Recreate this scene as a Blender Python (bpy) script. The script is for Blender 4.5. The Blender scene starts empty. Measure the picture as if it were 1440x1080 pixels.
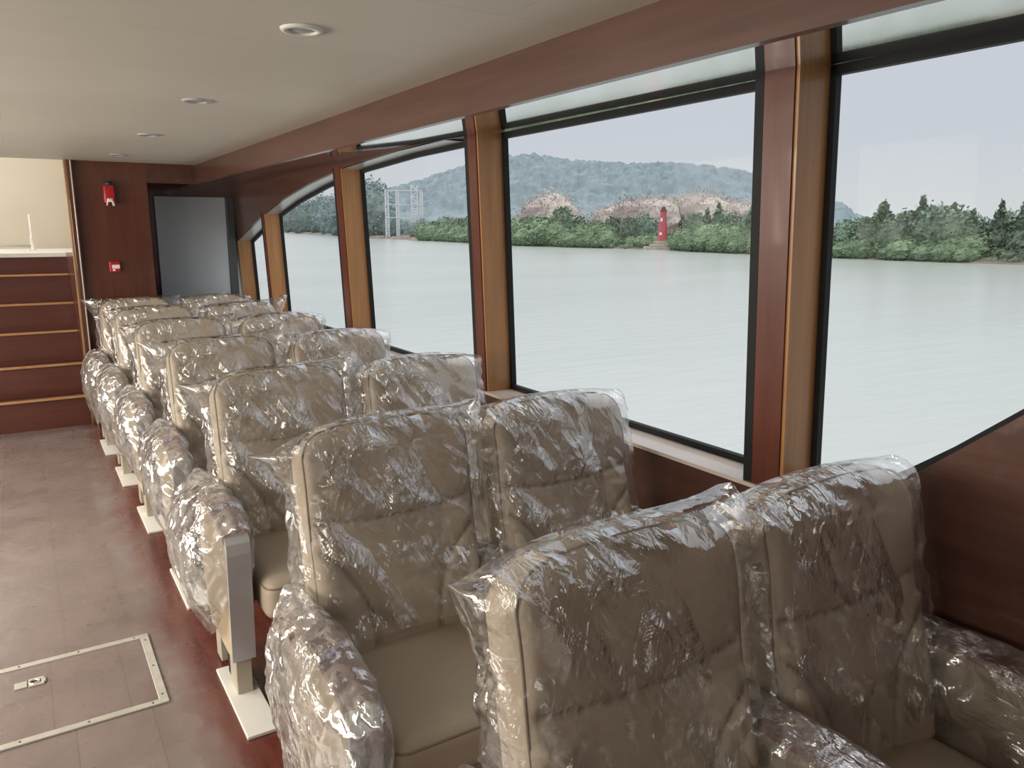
import bpy, bmesh, math, random
from mathutils import Vector, Matrix, noise
from mathutils.geometry import tessellate_polygon

random.seed(7)
sc = bpy.context.scene
col = sc.collection
R = math.radians

# ------------------------------------------------------------------ camera
F = 1090.0
EYE = Vector((0, 0, 1.65))
HOR = 322.0
PITCH = math.atan((540 - HOR) / F)
YAW = math.atan(700 * math.cos(PITCH) / F)
cam = bpy.data.cameras.new('camera')
cam.sensor_fit = 'HORIZONTAL'
cam.sensor_width = 36
cam.lens = F / 1440 * 36
cam.clip_start = 0.02
cam.clip_end = 6000
camo = bpy.data.objects.new('camera', cam)
col.objects.link(camo)
camo.location = EYE
camo.rotation_euler = (R(90) - PITCH, 0, -YAW)
sc.camera = camo
FW = Vector((math.sin(YAW) * math.cos(PITCH), math.cos(YAW) * math.cos(PITCH), -math.sin(PITCH)))
RT = Vector((math.cos(YAW), -math.sin(YAW), 0))
UP = RT.cross(FW)


def ray(px, py):
    return FW * F + RT * (px - 720) - UP * (py - 540)


def on_z(px, py, z):
    d = ray(px, py)
    return EYE + d * ((z - EYE.z) / d.z)


# ------------------------------------------------------------------ helpers
def link_mesh(name, verts, faces, material=None, parent=None, smooth=False):
    me = bpy.data.meshes.new(name)
    me.from_pydata([tuple(v) for v in verts], [], faces)
    me.update()
    if smooth:
        me.polygons.foreach_set('use_smooth', [True] * len(me.polygons))
    o = bpy.data.objects.new(name, me)
    col.objects.link(o)
    if material:
        me.materials.append(material)
    if parent:
        o.parent = parent
    return o


def link_bm(name, bm, material=None, parent=None, smooth=False):
    bmesh.ops.recalc_face_normals(bm, faces=bm.faces)
    me = bpy.data.meshes.new(name)
    bm.to_mesh(me)
    bm.free()
    if smooth:
        me.polygons.foreach_set('use_smooth', [True] * len(me.polygons))
    o = bpy.data.objects.new(name, me)
    col.objects.link(o)
    if material:
        me.materials.append(material)
    if parent:
        o.parent = parent
    return o


def tag(o, label=None, cat=None, group=None, kind=None):
    if label:
        o['label'] = label
    if cat:
        o['category'] = cat
    if group:
        o['group'] = group
    if kind:
        o['kind'] = kind
    return o


def empty(name, loc=(0, 0, 0)):
    o = bpy.data.objects.new(name, None)
    o.empty_display_size = 0.1
    col.objects.link(o)
    o.location = loc
    return o


def bm_box(bm, x0, x1, y0, y1, z0, z1, bevel=0.0, seg=2):
    r = bmesh.ops.create_cube(bm, size=1)
    vs = r['verts']
    for v in vs:
        v.co = Vector((x0 + (v.co.x + .5) * (x1 - x0), y0 + (v.co.y + .5) * (y1 - y0), z0 + (v.co.z + .5) * (z1 - z0)))
    if bevel > 0:
        es = list({e for v in vs for e in v.link_edges})
        bmesh.ops.bevel(bm, geom=es, offset=bevel, segments=seg, profile=.5, affect='EDGES')


def box(name, x0, x1, y0, y1, z0, z1, m, parent=None, bevel=0.0, seg=2, smooth=False):
    bm = bmesh.new()
    bm_box(bm, x0, x1, y0, y1, z0, z1, bevel, seg)
    return link_bm(name, bm, m, parent, smooth)


def prism(bm, pts, f0, f1):
    """extrude a 2-D outline; f0, f1 map a 2-D point to 3-D on either cap"""
    a = [bm.verts.new(f0(*p)) for p in pts]
    b = [bm.verts.new(f1(*p)) for p in pts]
    n = len(pts)
    for tri in tessellate_polygon([[Vector((p[0], p[1], 0)) for p in pts]]):
        bm.faces.new([a[i] for i in tri])
        bm.faces.new([b[i] for i in tri[::-1]])
    for i in range(n):
        j = (i + 1) % n
        bm.faces.new((a[j], a[i], b[i], b[j]))


def tube(bm, pts, r, n=6, closed=False):
    rings = []
    m = len(pts)
    for i, p in enumerate(pts):
        p = Vector(p)
        if closed:
            t = Vector(pts[(i + 1) % m]) - Vector(pts[(i - 1) % m])
        else:
            t = Vector(pts[min(i + 1, m - 1)]) - Vector(pts[max(i - 1, 0)])
        t.normalize()
        ref = Vector((0, 0, 1)) if abs(t.z) < .9 else Vector((0, 1, 0))
        u = t.cross(ref).normalized()
        w = t.cross(u)
        rings.append([bm.verts.new(p + (u * math.cos(2 * math.pi * k / n) + w * math.sin(2 * math.pi * k / n)) * r) for k in range(n)])
    for i in range(m if closed else m - 1):
        a, b = rings[i], rings[(i + 1) % m]
        for k in range(n):
            bm.faces.new((a[k], a[(k + 1) % n], b[(k + 1) % n], b[k]))
    if not closed:
        bm.faces.new(rings[0][::-1])
        bm.faces.new(rings[-1])


def lathe(bm, prof, n=32, cx=0, cy=0):
    rings = [[bm.verts.new((cx + r * math.cos(2 * math.pi * k / n), cy + r * math.sin(2 * math.pi * k / n), z)) for k in range(n)] for r, z in prof]
    for a, b in zip(rings, rings[1:]):
        for k in range(n):
            bm.faces.new((a[k], a[(k + 1) % n], b[(k + 1) % n], b[k]))
    bm.faces.new(rings[0][::-1])
    bm.faces.new(rings[-1])


def interp(tab, x):
    if x <= tab[0][0]:
        return tab[0][1]
    for (x0, y0), (x1, y1) in zip(tab, tab[1:]):
        if x <= x1:
            return y0 + (y1 - y0) * (x - x0) / (x1 - x0)
    return tab[-1][1]


# ------------------------------------------------------------------ materials
class NT:
    def __init__(self, name):
        self.m = bpy.data.materials.new(name)
        self.m.use_nodes = True
        self.t = self.m.node_tree
        self.t.nodes.clear()
        self.out = self.n('ShaderNodeOutputMaterial')

    def n(self, typ, **kw):
        nd = self.t.nodes.new(typ)
        for k, v in kw.items():
            if hasattr(nd, k):
                setattr(nd, k, v)
            else:
                nd.inputs[k.replace('_', ' ')].default_value = v
        return nd

    def l(self, a, b):
        self.t.links.new(a, b)

    def coords(self, scale=(1, 1, 1), rot=(0, 0, 0), kind='Object'):
        tc = self.n('ShaderNodeTexCoord')
        mp = self.n('ShaderNodeMapping')
        mp.inputs['Scale'].default_value = scale
        mp.inputs['Rotation'].default_value = rot
        self.l(tc.outputs[kind], mp.inputs[0])
        return mp.outputs[0]

    def noise(self, vec, scale, detail=4, rough=.5, dist=0, typ=None):
        nd = self.n('ShaderNodeTexNoise')
        if typ:
            nd.noise_type = typ
        nd.inputs['Scale'].default_value = scale
        nd.inputs['Detail'].default_value = detail
        nd.inputs['Roughness'].default_value = rough
        nd.inputs['Distortion'].default_value = dist
        self.l(vec, nd.inputs['Vector'])
        return nd.outputs[0]

    def ramp(self, fac, stops):
        r = self.n('ShaderNodeValToRGB')
        els = r.color_ramp.elements
        while len(els) < len(stops):
            els.new(.5)
        for e, (p, c) in zip(els, stops):
            e.position = p
            e.color = (*c, 1) if len(c) == 3 else c
        self.l(fac, r.inputs[0])
        return r.outputs[0]

    def math(self, op, a, b=None, clamp=False):
        nd = self.n('ShaderNodeMath', operation=op)
        nd.use_clamp = clamp
        for i, v in enumerate((a, b)):
            if v is None:
                continue
            if isinstance(v, (int, float)):
                nd.inputs[i].default_value = v
            else:
                self.l(v, nd.inputs[i])
        return nd.outputs[0]

    def mixc(self, fac, a, b, blend='MIX'):
        nd = self.n('ShaderNodeMix', data_type='RGBA', blend_type=blend)
        for i, v in ((0, fac), (6, a), (7, b)):
            if isinstance(v, (int, float)):
                nd.inputs[i].default_value = v
            elif isinstance(v, tuple):
                nd.inputs[i].default_value = (*v, 1) if len(v) == 3 else v
            else:
                self.l(v, nd.inputs[i])
        return nd.outputs[2]

    def bump(self, h, strength=.3, dist=.01, normal=None):
        b = self.n('ShaderNodeBump')
        b.inputs['Strength'].default_value = strength
        b.inputs['Distance'].default_value = dist
        self.l(h, b.inputs['Height'])
        if normal:
            self.l(normal, b.inputs['Normal'])
        return b.outputs[0]

    def principled(self, color, rough=.5, metal=0, coat=0, spec=.5, normal=None, coat_rough=.05):
        p = self.n('ShaderNodeBsdfPrincipled')
        if isinstance(color, tuple):
            p.inputs['Base Color'].default_value = (*color, 1)
        else:
            self.l(color, p.inputs['Base Color'])
        if isinstance(rough, (int, float)):
            p.inputs['Roughness'].default_value = rough
        else:
            self.l(rough, p.inputs['Roughness'])
        p.inputs['Metallic'].default_value = metal
        p.inputs['Coat Weight'].default_value = coat
        p.inputs['Coat Roughness'].default_value = coat_rough
        p.inputs['Specular IOR Level'].default_value = spec
        if normal:
            self.l(normal, p.inputs['Normal'])
        self.l(p.outputs[0], self.out.inputs[0])
        return p


def simple(name, c, rough=.5, metal=0, coat=0, var=.12, scale=8, bump=0.0, bscale=60, spec=.5):
    t = NT(name)
    v = t.coords()
    n = t.noise(v, scale, 4)
    c0 = tuple(x * (1 - var) for x in c)
    c1 = tuple(min(1, x * (1 + var)) for x in c)
    cc = t.ramp(n, [(.3, c0), (.7, c1)])
    nm = None
    if bump:
        nm = t.bump(t.noise(v, bscale, 3), bump, .004)
    t.principled(cc, rough, metal, coat, spec, nm)
    return t.m


def wood(name, dark, light, axis, rough=.3, coat=.6, scale=1.0, spec=.5):
    t = NT(name)
    s = [14 * scale, 14 * scale, 14 * scale]
    s['xyz'.index(axis)] = .8 * scale
    v = t.coords(tuple(s))
    n1 = t.noise(v, 1.6, 5, .6, .6)
    s2 = [60 * scale] * 3
    s2['xyz'.index(axis)] = 2.0 * scale
    v2 = t.coords(tuple(s2))
    n2 = t.noise(v2, 1.5, 3, .6)
    f = t.math('ADD', t.math('MULTIPLY', n1, .65), t.math('MULTIPLY', n2, .35))
    cc = t.ramp(f, [(.34, dark), (.66, light)])
    v3 = t.coords()
    big = t.noise(v3, 1.2, 3)
    cc = t.mixc(t.math('MULTIPLY', big, .35), cc, dark)
    nm = t.bump(t.noise(v3, 5, 2), .04, .01)
    t.principled(cc, rough, 0, coat, spec, nm, .06)
    return t.m


M = {}
M['mahog_y'] = wood('mahogany_along', (.062, .025, .017), (.105, .044, .030), 'y', .34, .35, 1, .4)
M['mahog_z'] = wood('mahogany_upright', (.070, .021, .013), (.125, .038, .022), 'z')
M['pillar'] = wood('pillar_wood', (.29, .130, .048), (.43, .215, .082), 'z', .36, .2, 1, .35)  # honey tone carries the window light on the aft faces
M['pillar_in'] = wood('pillar_inner_wood', (.080, .021, .013), (.13, .035, .019), 'z', .38, .12, 1, .3)  # same pillar wood, inboard shade put into the colour
M['stair'] = wood('stair_wood', (.075, .020, .014), (.125, .034, .022), 'x', .35, .3)
M['nosing'] = simple('brass_nosing', (.50, .27, .12), .35, .35)
M['gold'] = simple('gilt_edge', (.42, .24, .11), .35, .35)
M['black'] = simple('black_rubber', (.012, .012, .013), .6, spec=.2)
M['cream'] = simple('cream_paint', (.60, .54, .45), .6, var=.03, scale=2)
M['white'] = simple('white_paint', (.75, .73, .68), .4, var=.04)
M['ledge'] = simple('pale_ledge', (.62, .53, .46), .22, coat=.4, var=.06, scale=4)
M['steel'] = simple('brushed_steel', (.70, .68, .62), .35, .55, var=.08, scale=25)
M['alu'] = simple('satin_aluminium', (.52, .53, .54), .35, .35, var=.08)
M['soffit'] = simple('polished_soffit', (.90, .92, .91), .04, 1.0, var=.02, scale=2)
M['doorgrey'] = simple('grey_door_laminate', (.58, .62, .67), .35, var=.04, scale=2)
M['doortrim'] = simple('dark_grey_trim', (.075, .08, .085), .4)
M['red'] = simple('signal_red', (.42, .012, .018), .35)
M['whiteplastic'] = simple('white_plastic', (.8, .78, .74), .4)
M['darkgreen'] = simple('dark_green_plastic', (.01, .05, .03), .4)
M['lens'] = simple('lamp_lens', (.36, .37, .39), .35, var=.25, scale=120)
M['armwood'] = wood('arm_cap_wood', (.13, .028, .020), (.24, .060, .040), 'y', .25, .7, 3)


def leather():
    t = NT('beige_leather')
    v = t.coords()
    big = t.noise(v, 5, 3)
    c = t.ramp(big, [(.3, (.47, .385, .295)), (.7, (.535, .445, .345))])
    at = t.n('ShaderNodeAttribute')
    at.attribute_name = 'seam'
    c = t.mixc(at.outputs['Fac'], c, (.13, .10, .075))
    vo = t.n('ShaderNodeTexVoronoi')
    vo.inputs['Scale'].default_value = 420
    t.l(v, vo.inputs['Vector'])
    nm = t.bump(vo.outputs['Distance'], .12, .002)
    nm = t.bump(t.noise(v, 9, 3), .15, .012, nm)
    t.principled(c, .46, 0, 0, .4, nm)
    return t.m


M['leather'] = leather()
M['piping'] = simple('leather_piping', (.27, .215, .165), .5)


def schlick(t, normal, f0, f90, power):
    lw = t.n('ShaderNodeLayerWeight')
    lw.inputs['Blend'].default_value = .5
    if normal:
        t.l(normal, lw.inputs['Normal'])
    return t.math('ADD', t.math('MULTIPLY', t.math('POWER', lw.outputs['Facing'], power), f90 - f0), f0, True)


def film(name, haze, f0, bumpd):
    """thin clear wrinkled polythene"""
    t = NT(name)
    v = t.coords()
    sx = t.n('ShaderNodeSeparateXYZ')
    t.l(v, sx.inputs[0])
    X, Y, Z = sx.outputs

    def vec(ax, az, sc_, by, bx, bz, sl):
        cv = t.n('ShaderNodeCombineXYZ')
        t.l(t.math('MULTIPLY', t.math('ADD', t.math('MULTIPLY', X, ax), t.math('MULTIPLY', Z, az)), sc_), cv.inputs[0])
        t.l(t.math('MULTIPLY', Y, by), cv.inputs[1])
        t.l(t.math('MULTIPLY', t.math('ADD', t.math('MULTIPLY', X, bx), t.math('MULTIPLY', Z, bz)), sl), cv.inputs[2])
        return cv.outputs[0]
    streak = t.noise(vec(.87, .5, 15, 9, .5, -.87, 3.0), 1.0, 3, .5, .5)
    streak2 = t.noise(vec(.95, -.3, 26, 16, .3, .95, 6.0), 1.0, 3, .5, .8)
    crk = t.noise(v, 34, 4, .6, 1.2)
    mask = t.ramp(t.noise(v, 6.5, 2), [(.46, (0, 0, 0)), (.64, (1, 1, 1))])
    big = t.noise(vec(.87, .5, 7.5, 5, .5, -.87, 1.6), 1.0, 2, .45, .4)
    mask2 = t.ramp(t.noise(vec(.87, .5, 6, 5, .5, -.87, 3), 1.0, 2), [(.44, (.12, .12, .12)), (.62, (1, 1, 1))])
    h = t.math('ADD', t.math('MULTIPLY', streak, 1.0), t.math('MULTIPLY', streak2, .40))
    h = t.math('ADD', h, t.math('MULTIPLY', t.math('MULTIPLY', crk, mask), .28))
    h = t.math('ADD', t.math('MULTIPLY', h, mask2), t.math('MULTIPLY', big, .8))
    nm = t.bump(h, 1.0, bumpd)
    tr = t.n('ShaderNodeBsdfTransparent')
    tr.inputs[0].default_value = (.975, .975, .97, 1)
    gl = t.n('ShaderNodeBsdfGlossy')
    gl.inputs['Color'].default_value = (1, 1, 1, 1)
    gl.inputs['Roughness'].default_value = .07
    t.l(nm, gl.inputs['Normal'])
    df = t.n('ShaderNodeBsdfDiffuse')
    df.inputs['Color'].default_value = (.9, .9, .89, 1)
    t.l(nm, df.inputs['Normal'])
    tl = t.n('ShaderNodeBsdfTranslucent')
    tl.inputs['Color'].default_value = (.9, .9, .89, 1)
    ad = t.n('ShaderNodeMixShader')
    ad.inputs[0].default_value = .45
    t.l(df.outputs[0], ad.inputs[1])
    t.l(tl.outputs[0], ad.inputs[2])
    m1 = t.n('ShaderNodeMixShader')
    m1.inputs[0].default_value = haze
    t.l(tr.outputs[0], m1.inputs[1])
    t.l(ad.outputs[0], m1.inputs[2])
    m2 = t.n('ShaderNodeMixShader')
    t.l(t.math('ADD', schlick(t, nm, f0, .85, 3.0), t.math('MULTIPLY', mask2, .105), True), m2.inputs[0])
    t.l(m1.outputs[0], m2.inputs[1])
    t.l(gl.outputs[0], m2.inputs[2])
    t.l(m2.outputs[0], t.out.inputs[0])
    return t.m


M['film'] = film('clear_polythene', .055, .105, .05)
M['film_arm'] = film('cloudy_polythene', .26, .24, .055)


def glass():
    t = NT('window_glass')
    tr = t.n('ShaderNodeBsdfTransparent')
    tr.inputs[0].default_value = (.975, .982, .98, 1)
    gl = t.n('ShaderNodeBsdfGlossy')
    gl.inputs['Roughness'].default_value = .0
    v = t.coords()
    nm = t.bump(t.noise(v, 1.5, 1), .02, .01)
    t.l(nm, gl.inputs['Normal'])
    mx = t.n('ShaderNodeMixShader')
    t.l(schlick(t, None, .002, .35, 5), mx.inputs[0])
    t.l(tr.outputs[0], mx.inputs[1])
    t.l(gl.outputs[0], mx.inputs[2])
    t.l(mx.outputs[0], t.out.inputs[0])
    return t.m


M['glass'] = glass()


def floor_mat():
    t = NT('floor_vinyl')
    v = t.coords()
    vs = t.coords((9, .7, 1))
    grain = t.noise(vs, 2.2, 5, .6, .5)
    red = t.ramp(grain, [(.3, (.085, .020, .014)), (.7, (.165, .044, .030))])
    mott = t.noise(v, 3.5, 5, .6, .4)
    film_c = t.ramp(mott, [(.3, (.190, .145, .136)), (.7, (.245, .190, .178))])
    sx = t.n('ShaderNodeSeparateXYZ')
    t.l(v, sx.inputs[0])
    wob = t.noise(v, 1.7, 3)
    edge = t.math('ADD', sx.outputs[0], t.math('MULTIPLY', wob, .30))
    mr = t.n('ShaderNodeMapRange')
    mr.inputs['From Min'].default_value = .44
    mr.inputs['From Max'].default_value = .58
    t.l(edge, mr.inputs['Value'])
    c = t.mixc(mr.outputs[0], film_c, red)
    # sheet joints
    br = t.n('ShaderNodeTexBrick')
    br.offset = .37
    br.inputs['Scale'].default_value = 1
    br.inputs['Brick Width'].default_value = 1.25
    br.inputs['Row Height'].default_value = .235
    br.inputs['Mortar Size'].default_value = .0022
    br.inputs['Color1'].default_value = (1, 1, 1, 1)
    br.inputs['Color2'].default_value = (.86, .86, .86, 1)
    br.inputs['Mortar'].default_value = (.45, .42, .42, 1)
    vr = t.coords((1, 1, 1), (0, 0, R(90)))
    t.l(vr, br.inputs['Vector'])
    c = t.mixc(.45, c, br.outputs[0], 'MULTIPLY')
    rg = t.ramp(t.noise(v, 6, 4), [(.3, (.20, .20, .20)), (.7, (.36, .36, .36))])
    nm = t.bump(t.noise(v, 7, 3, .5, .3), .16, .02)
    nm = t.bump(t.noise(v, 45, 2), .08, .004, nm)
    t.principled(c, rg, 0, .35, .6, nm, .18)
    return t.m


M['floor'] = floor_mat()


def ceiling_mat():
    t = NT('ceiling_paint')
    v = t.coords()
    n = t.noise(v, 1.2, 3)
    c = t.ramp(n, [(.3, (.60, .57, .50)), (.7, (.66, .63, .56))])
    br = t.n('ShaderNodeTexBrick')
    br.offset = .5
    br.inputs['Scale'].default_value = 1
    br.inputs['Brick Width'].default_value = 2.3
    br.inputs['Row Height'].default_value = .62
    br.inputs['Mortar Size'].default_value = .002
    br.inputs['Color1'].default_value = (1, 1, 1, 1)
    br.inputs['Color2'].default_value = (.975, .975, .975, 1)
    br.inputs['Mortar'].default_value = (.82, .82, .8, 1)
    t.l(v, br.inputs['Vector'])
    c = t.mixc(1.0, c, br.outputs[0], 'MULTIPLY')
    nm = t.bump(t.noise(t.coords((4, 1, 1)), 3, 2), .05, .01)
    t.principled(c, .5, 0, 0, .4, nm)
    return t.m


M['ceiling'] = ceiling_mat()


def water_mat():
    t = NT('river_water')
    v = t.coords((.22, .9, 1), (0, 0, R(-32)))
    n1 = t.noise(v, 2.0, 5, .6, .4)
    v2 = t.coords((.02, .06, 1), (0, 0, R(-20)))
    n2 = t.noise(v2, 1.0, 4, .6, .5)
    h = t.math('ADD', n1, t.math('MULTIPLY', n2, 2.0))
    nm = t.bump(h, .12, .25)
    c = t.ramp(n2, [(.3, (.39, .415, .385)), (.7, (.44, .46, .43))])
    t.principled(c, .22, 0, 0, .5, nm)
    return t.m


M['water'] = water_mat()


def foliage(name, c0, c1):
    t = NT(name)
    v = t.coords()
    n = t.noise(v, 2.2, 5, .65)
    oi = t.n('ShaderNodeObjectInfo')
    c = t.ramp(n, [(.32, c0), (.7, c1)])
    hs = t.n('ShaderNodeHueSaturation')
    t.l(c, hs.inputs['Color'])
    t.l(t.math('ADD', .47, t.math('MULTIPLY', oi.outputs['Random'], .06)), hs.inputs['Hue'])
    t.l(t.math('ADD', .8, t.math('MULTIPLY', oi.outputs['Random'], .35)), hs.inputs['Value'])
    t.principled(hs.outputs[0], .8, 0, 0, .1)
    return t.m


M['bush'] = foliage('mangrove_leaves', (.150, .205, .135), (.310, .385, .235))  # leaf colours lightened and greyed to carry air haze
M['tree'] = foliage('tree_leaves', (.150, .200, .155), (.265, .330, .235))
M['fartree'] = foliage('far_tree_leaves', (.21, .27, .265), (.28, .34, .32))  # stronger haze put into the far leaf colour
M['dry'] = foliage('dry_leaves', (.40, .35, .32), (.52, .45, .41))


def hill_mat():
    t = NT('forest_hill')
    v = t.coords()
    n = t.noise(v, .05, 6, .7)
    c = t.ramp(n, [(.35, (.205, .255, .275)), (.68, (.265, .315, .325))])  # blue-grey air haze mixed into the forest colour
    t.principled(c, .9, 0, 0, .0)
    return t.m


M['hill'] = hill_mat()
M['farhill'] = simple('distant_hill', (.27, .33, .38), .9, var=.06, scale=.05, spec=0)  # haze of distance put into the hill colour
M['mud'] = simple('river_mud', (.20, .165, .13), .8, var=.3, scale=.4)
M['stone'] = simple('pale_stone', (.42, .39, .31), .8, var=.2, scale=2)
M['beacon'] = simple('beacon_red', (.50, .10, .12), .6, var=.1, scale=1)
M['beacondark'] = simple('beacon_dark', (.16, .07, .08), .6)
M['gantry'] = simple('hazy_steel', (.62, .64, .66), .7, var=.05)

# ------------------------------------------------------------------ the room
XI, XG, LEAN = 1.88, 2.03, .041


def xi(z):
    return XI - LEAN * (z - 1.5)


def xg(z):
    return XG - LEAN * (z - 1.5)


YB = -2.6
YF = 8.2
ZC = 2.2
SILL = .845
TOP = [(-.2, 2.105), (3.2, 2.095), (4.2, 2.08), (5.0, 2.045), (5.75, 1.975), (6.45, 1.885), (7.1, 1.77), (7.74, 1.63), (8.2, 1.52), (8.47, 1.47)]
BOT = [(-.05, 2.06), (.15, 1.86), (.5, 1.52), (.83, 1.235), (1.05, 1.045), (1.2, .93), (1.3, .875), (1.42, SILL), (9, SILL)]


def struct(o):
    o['kind'] = 'structure'
    return o


struct(box('floor', -2.1, 2.1, YB, YF + .3, -.08, 0, M['floor']))
struct(box('ceiling', -2.1, 1.4, YB, 7.46, ZC, ZC + .06, M['ceiling']))

# window wall: lower panel and the arched upper panel
bm = bmesh.new()
pts = [(YB, 0), (YF + .15, 0), (YF + .15, SILL)] + [p for p in BOT[::-1] if p[0] < 5] + [(-.12, 2.12), (YB, 2.12)]
prism(bm, pts, lambda y, z: (xi(z), y, z), lambda y, z: (xg(z) + .03, y, z))
struct(link_bm('wall_right', bm, M['mahog_y']))
bm = bmesh.new()
arc = [p for p in TOP if 3.3 < p[0] < 8.3]
pts = [(3.5, 2.095)] + arc + [(YF, SILL), (YF + .15, SILL), (YF + .15, 2.13), (3.5, 2.13)]
prism(bm, pts, lambda y, z: (xi(z), y, z), lambda y, z: (xg(z) + .03, y, z))
struct(link_bm('trim_1', bm, M['mahog_y']))
# pale lining of the arch (the reveal seen under the panel)
ys = [3.6 + (YF - 3.6) * k / 40 for k in range(41)]
vs, fs = [], []
for y in ys:
    z = interp(TOP, y) - .003
    vs += [(xi(z) + .012, y, z), (xg(z), y, z)]
for k in range(40):
    fs.append((2 * k, 2 * k + 2, 2 * k + 3, 2 * k + 1))
struct(link_mesh('trim_2', vs, fs, simple('pale_reveal', (.50, .52, .52), .3, .3, var=.03), None, True))
# header beam, polished soffit
struct(box('trim_3', 1.4, 1.43, YB, 7.9, 2.045, ZC + .06, M['mahog_y']))
bm = bmesh.new()
prism(bm, [(1.4305, 2.047), (2.06, 2.108), (2.06, 2.2), (1.4305, 2.2)], lambda x, z: (x, YB, z), lambda x, z: (x, YF, z))
struct(link_bm('trim_4', bm, M['soffit']))
# sill ledge
bm = bmesh.new()
prism(bm, [(1.892, SILL + .001), (2.055, SILL + .001), (2.055, SILL + .014), (1.892, SILL + .014)], lambda x, z: (x, 1.36, z), lambda x, z: (x, YF - .01, z))
struct(link_bm('trim_5', bm, M['ledge']))  # brown gloss sill, its sky reflection painted as a pale colour

# pillars between the panes
PIL = [(1.475, 1.62), (3.247, 3.365), (5.06, 5.205), (7.05, 7.145), (8.13, 8.198)]
for n_, (y0, y1) in enumerate(PIL):
    bm = bmesh.new()
    zt = interp(TOP, (y0 + y1) / 2) + .02

    def pil(bm, a, b, off0, off1, zt=zt):
        q = [(xi(SILL) + off0, a, SILL + .015), (xg(SILL) + off1, a, SILL + .015), (xg(SILL) + off1, b, SILL + .015), (xi(SILL) + off0, b, SILL + .015)]
        p = [(xi(zt) + off0, a, zt), (xg(zt) + off1, a, zt), (xg(zt) + off1, b, zt), (xi(zt) + off0, b, zt)]
        va = [bm.verts.new(v) for v in q]
        vb = [bm.verts.new(v) for v in p]
        bm.faces.new(va[::-1])
        bm.faces.new(vb)
        for i in range(4):
            j = (i + 1) % 4
            bm.faces.new((va[i], va[j], vb[j], vb[i]))
    pil(bm, y0, y1, 0, .0)
    po = struct(link_bm('trim_%d' % (6 + n_), bm, M['pillar']))
    if n_ == 4:
        continue
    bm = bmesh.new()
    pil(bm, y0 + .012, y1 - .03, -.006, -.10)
    link_bm('facing_board', bm, M['pillar_in'], po)  # overlay giving the inboard face its painted shade
    bm = bmesh.new()
    pil(bm, y1 - .028, y1 + .004, -.005, -.02)
    link_bm('gasket', bm, M['black'], po)


# window panes with black gaskets
def pane(idx, ya, yb):
    N = 24
    ys = [ya + (yb - ya) * k / N for k in range(N + 1)]
    zt = [interp(TOP, y) for y in ys]
    zb = [interp(BOT, y) + .012 for y in ys]
    zb = [min(b, t - .02) for b, t in zip(zb, zt)]
    g = .028
    vs, fs = [], []

    def strip(outer, inner):
        b = len(vs)
        for (y, z), (y2, z2) in zip(outer, inner):
            for dx in (-.02, .004):
                vs.append((xg(z) + dx, y, z))
                vs.append((xg(z2) + dx, y2, z2))
        for k in range(len(outer) - 1):
            a = b + 4 * k
            c = a + 4
            fs.extend([(a, c, c + 1, a + 1), (a + 2, a + 3, c + 3, c + 2), (a + 1, c + 1, c + 3, a + 3), (a, a + 2, c + 2, c)])
    top = list(zip(ys, zt))
    bot = list(zip(ys, zb))
    strip(top, [(y, z - g) for y, z in top])
    strip(bot, [(y, z + g * .9) for y, z in bot])
    for y, s in ((ya, 1), (yb, -1)):
        z0, z1 = interp(BOT, y) + .012, interp(TOP, y)
        if z1 - z0 > .05:
            strip([(y, z0), (y, z1)], [(y + s * .02, z0), (y + s * .02, z1)])
    fr = struct(link_mesh('window_%d' % idx, vs, fs, M['black']))
    vs2 = []
    fs2 = []
    for (y, t), (_, b) in zip(top, bot):
        vs2 += [(xg(b) - .006, y, b), (xg(t) - .006, y, t)]
    for k in range(N):
        fs2.append((2 * k, 2 * k + 2, 2 * k + 3, 2 * k + 1))
    link_mesh('glass_pane', vs2, fs2, M['glass'], fr)


pane(1, 7.145, 8.13)
pane(2, 5.205, 7.05)
pane(3, 3.365, 5.06)
pane(4, 1.62, 3.247)
pane(5, -.02, 1.475)

# left wall with its own window band, aft bulkhead
XL = -1.98
bm = bmesh.new()
bm_box(bm, XL - .1, XL, YB, YF, 0, .85)
bm_box(bm, XL - .1, XL, YB, YF, 2.0, ZC)
for y in (YB, -.6, 1.2, 3.0, 4.8, 6.6):
    bm_box(bm, XL - .1, XL, y, y + .14, .85, 2.0)
bm_box(bm, XL - .1, XL, YF - .4, YF, .85, 2.0)
struct(link_bm('wall_left', bm, M['mahog_y']))
for k, (a, b) in enumerate(((-2.46, -.6), (-.46, 1.2), (1.34, 3.0), (3.14, 4.8), (4.94, 6.6), (6.74, YF - .4))):
    struct(link_mesh('window_%d' % (6 + k), [(XL - .05, a, .85), (XL - .05, b, .85), (XL - .05, b, 2.0), (XL - .05, a, 2.0)], [(0, 1, 2, 3)], M['glass']))
struct(box('wall_back', -2.1, 2.06, YB - .08, YB, 0, ZC, M['mahog_z']))

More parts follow.
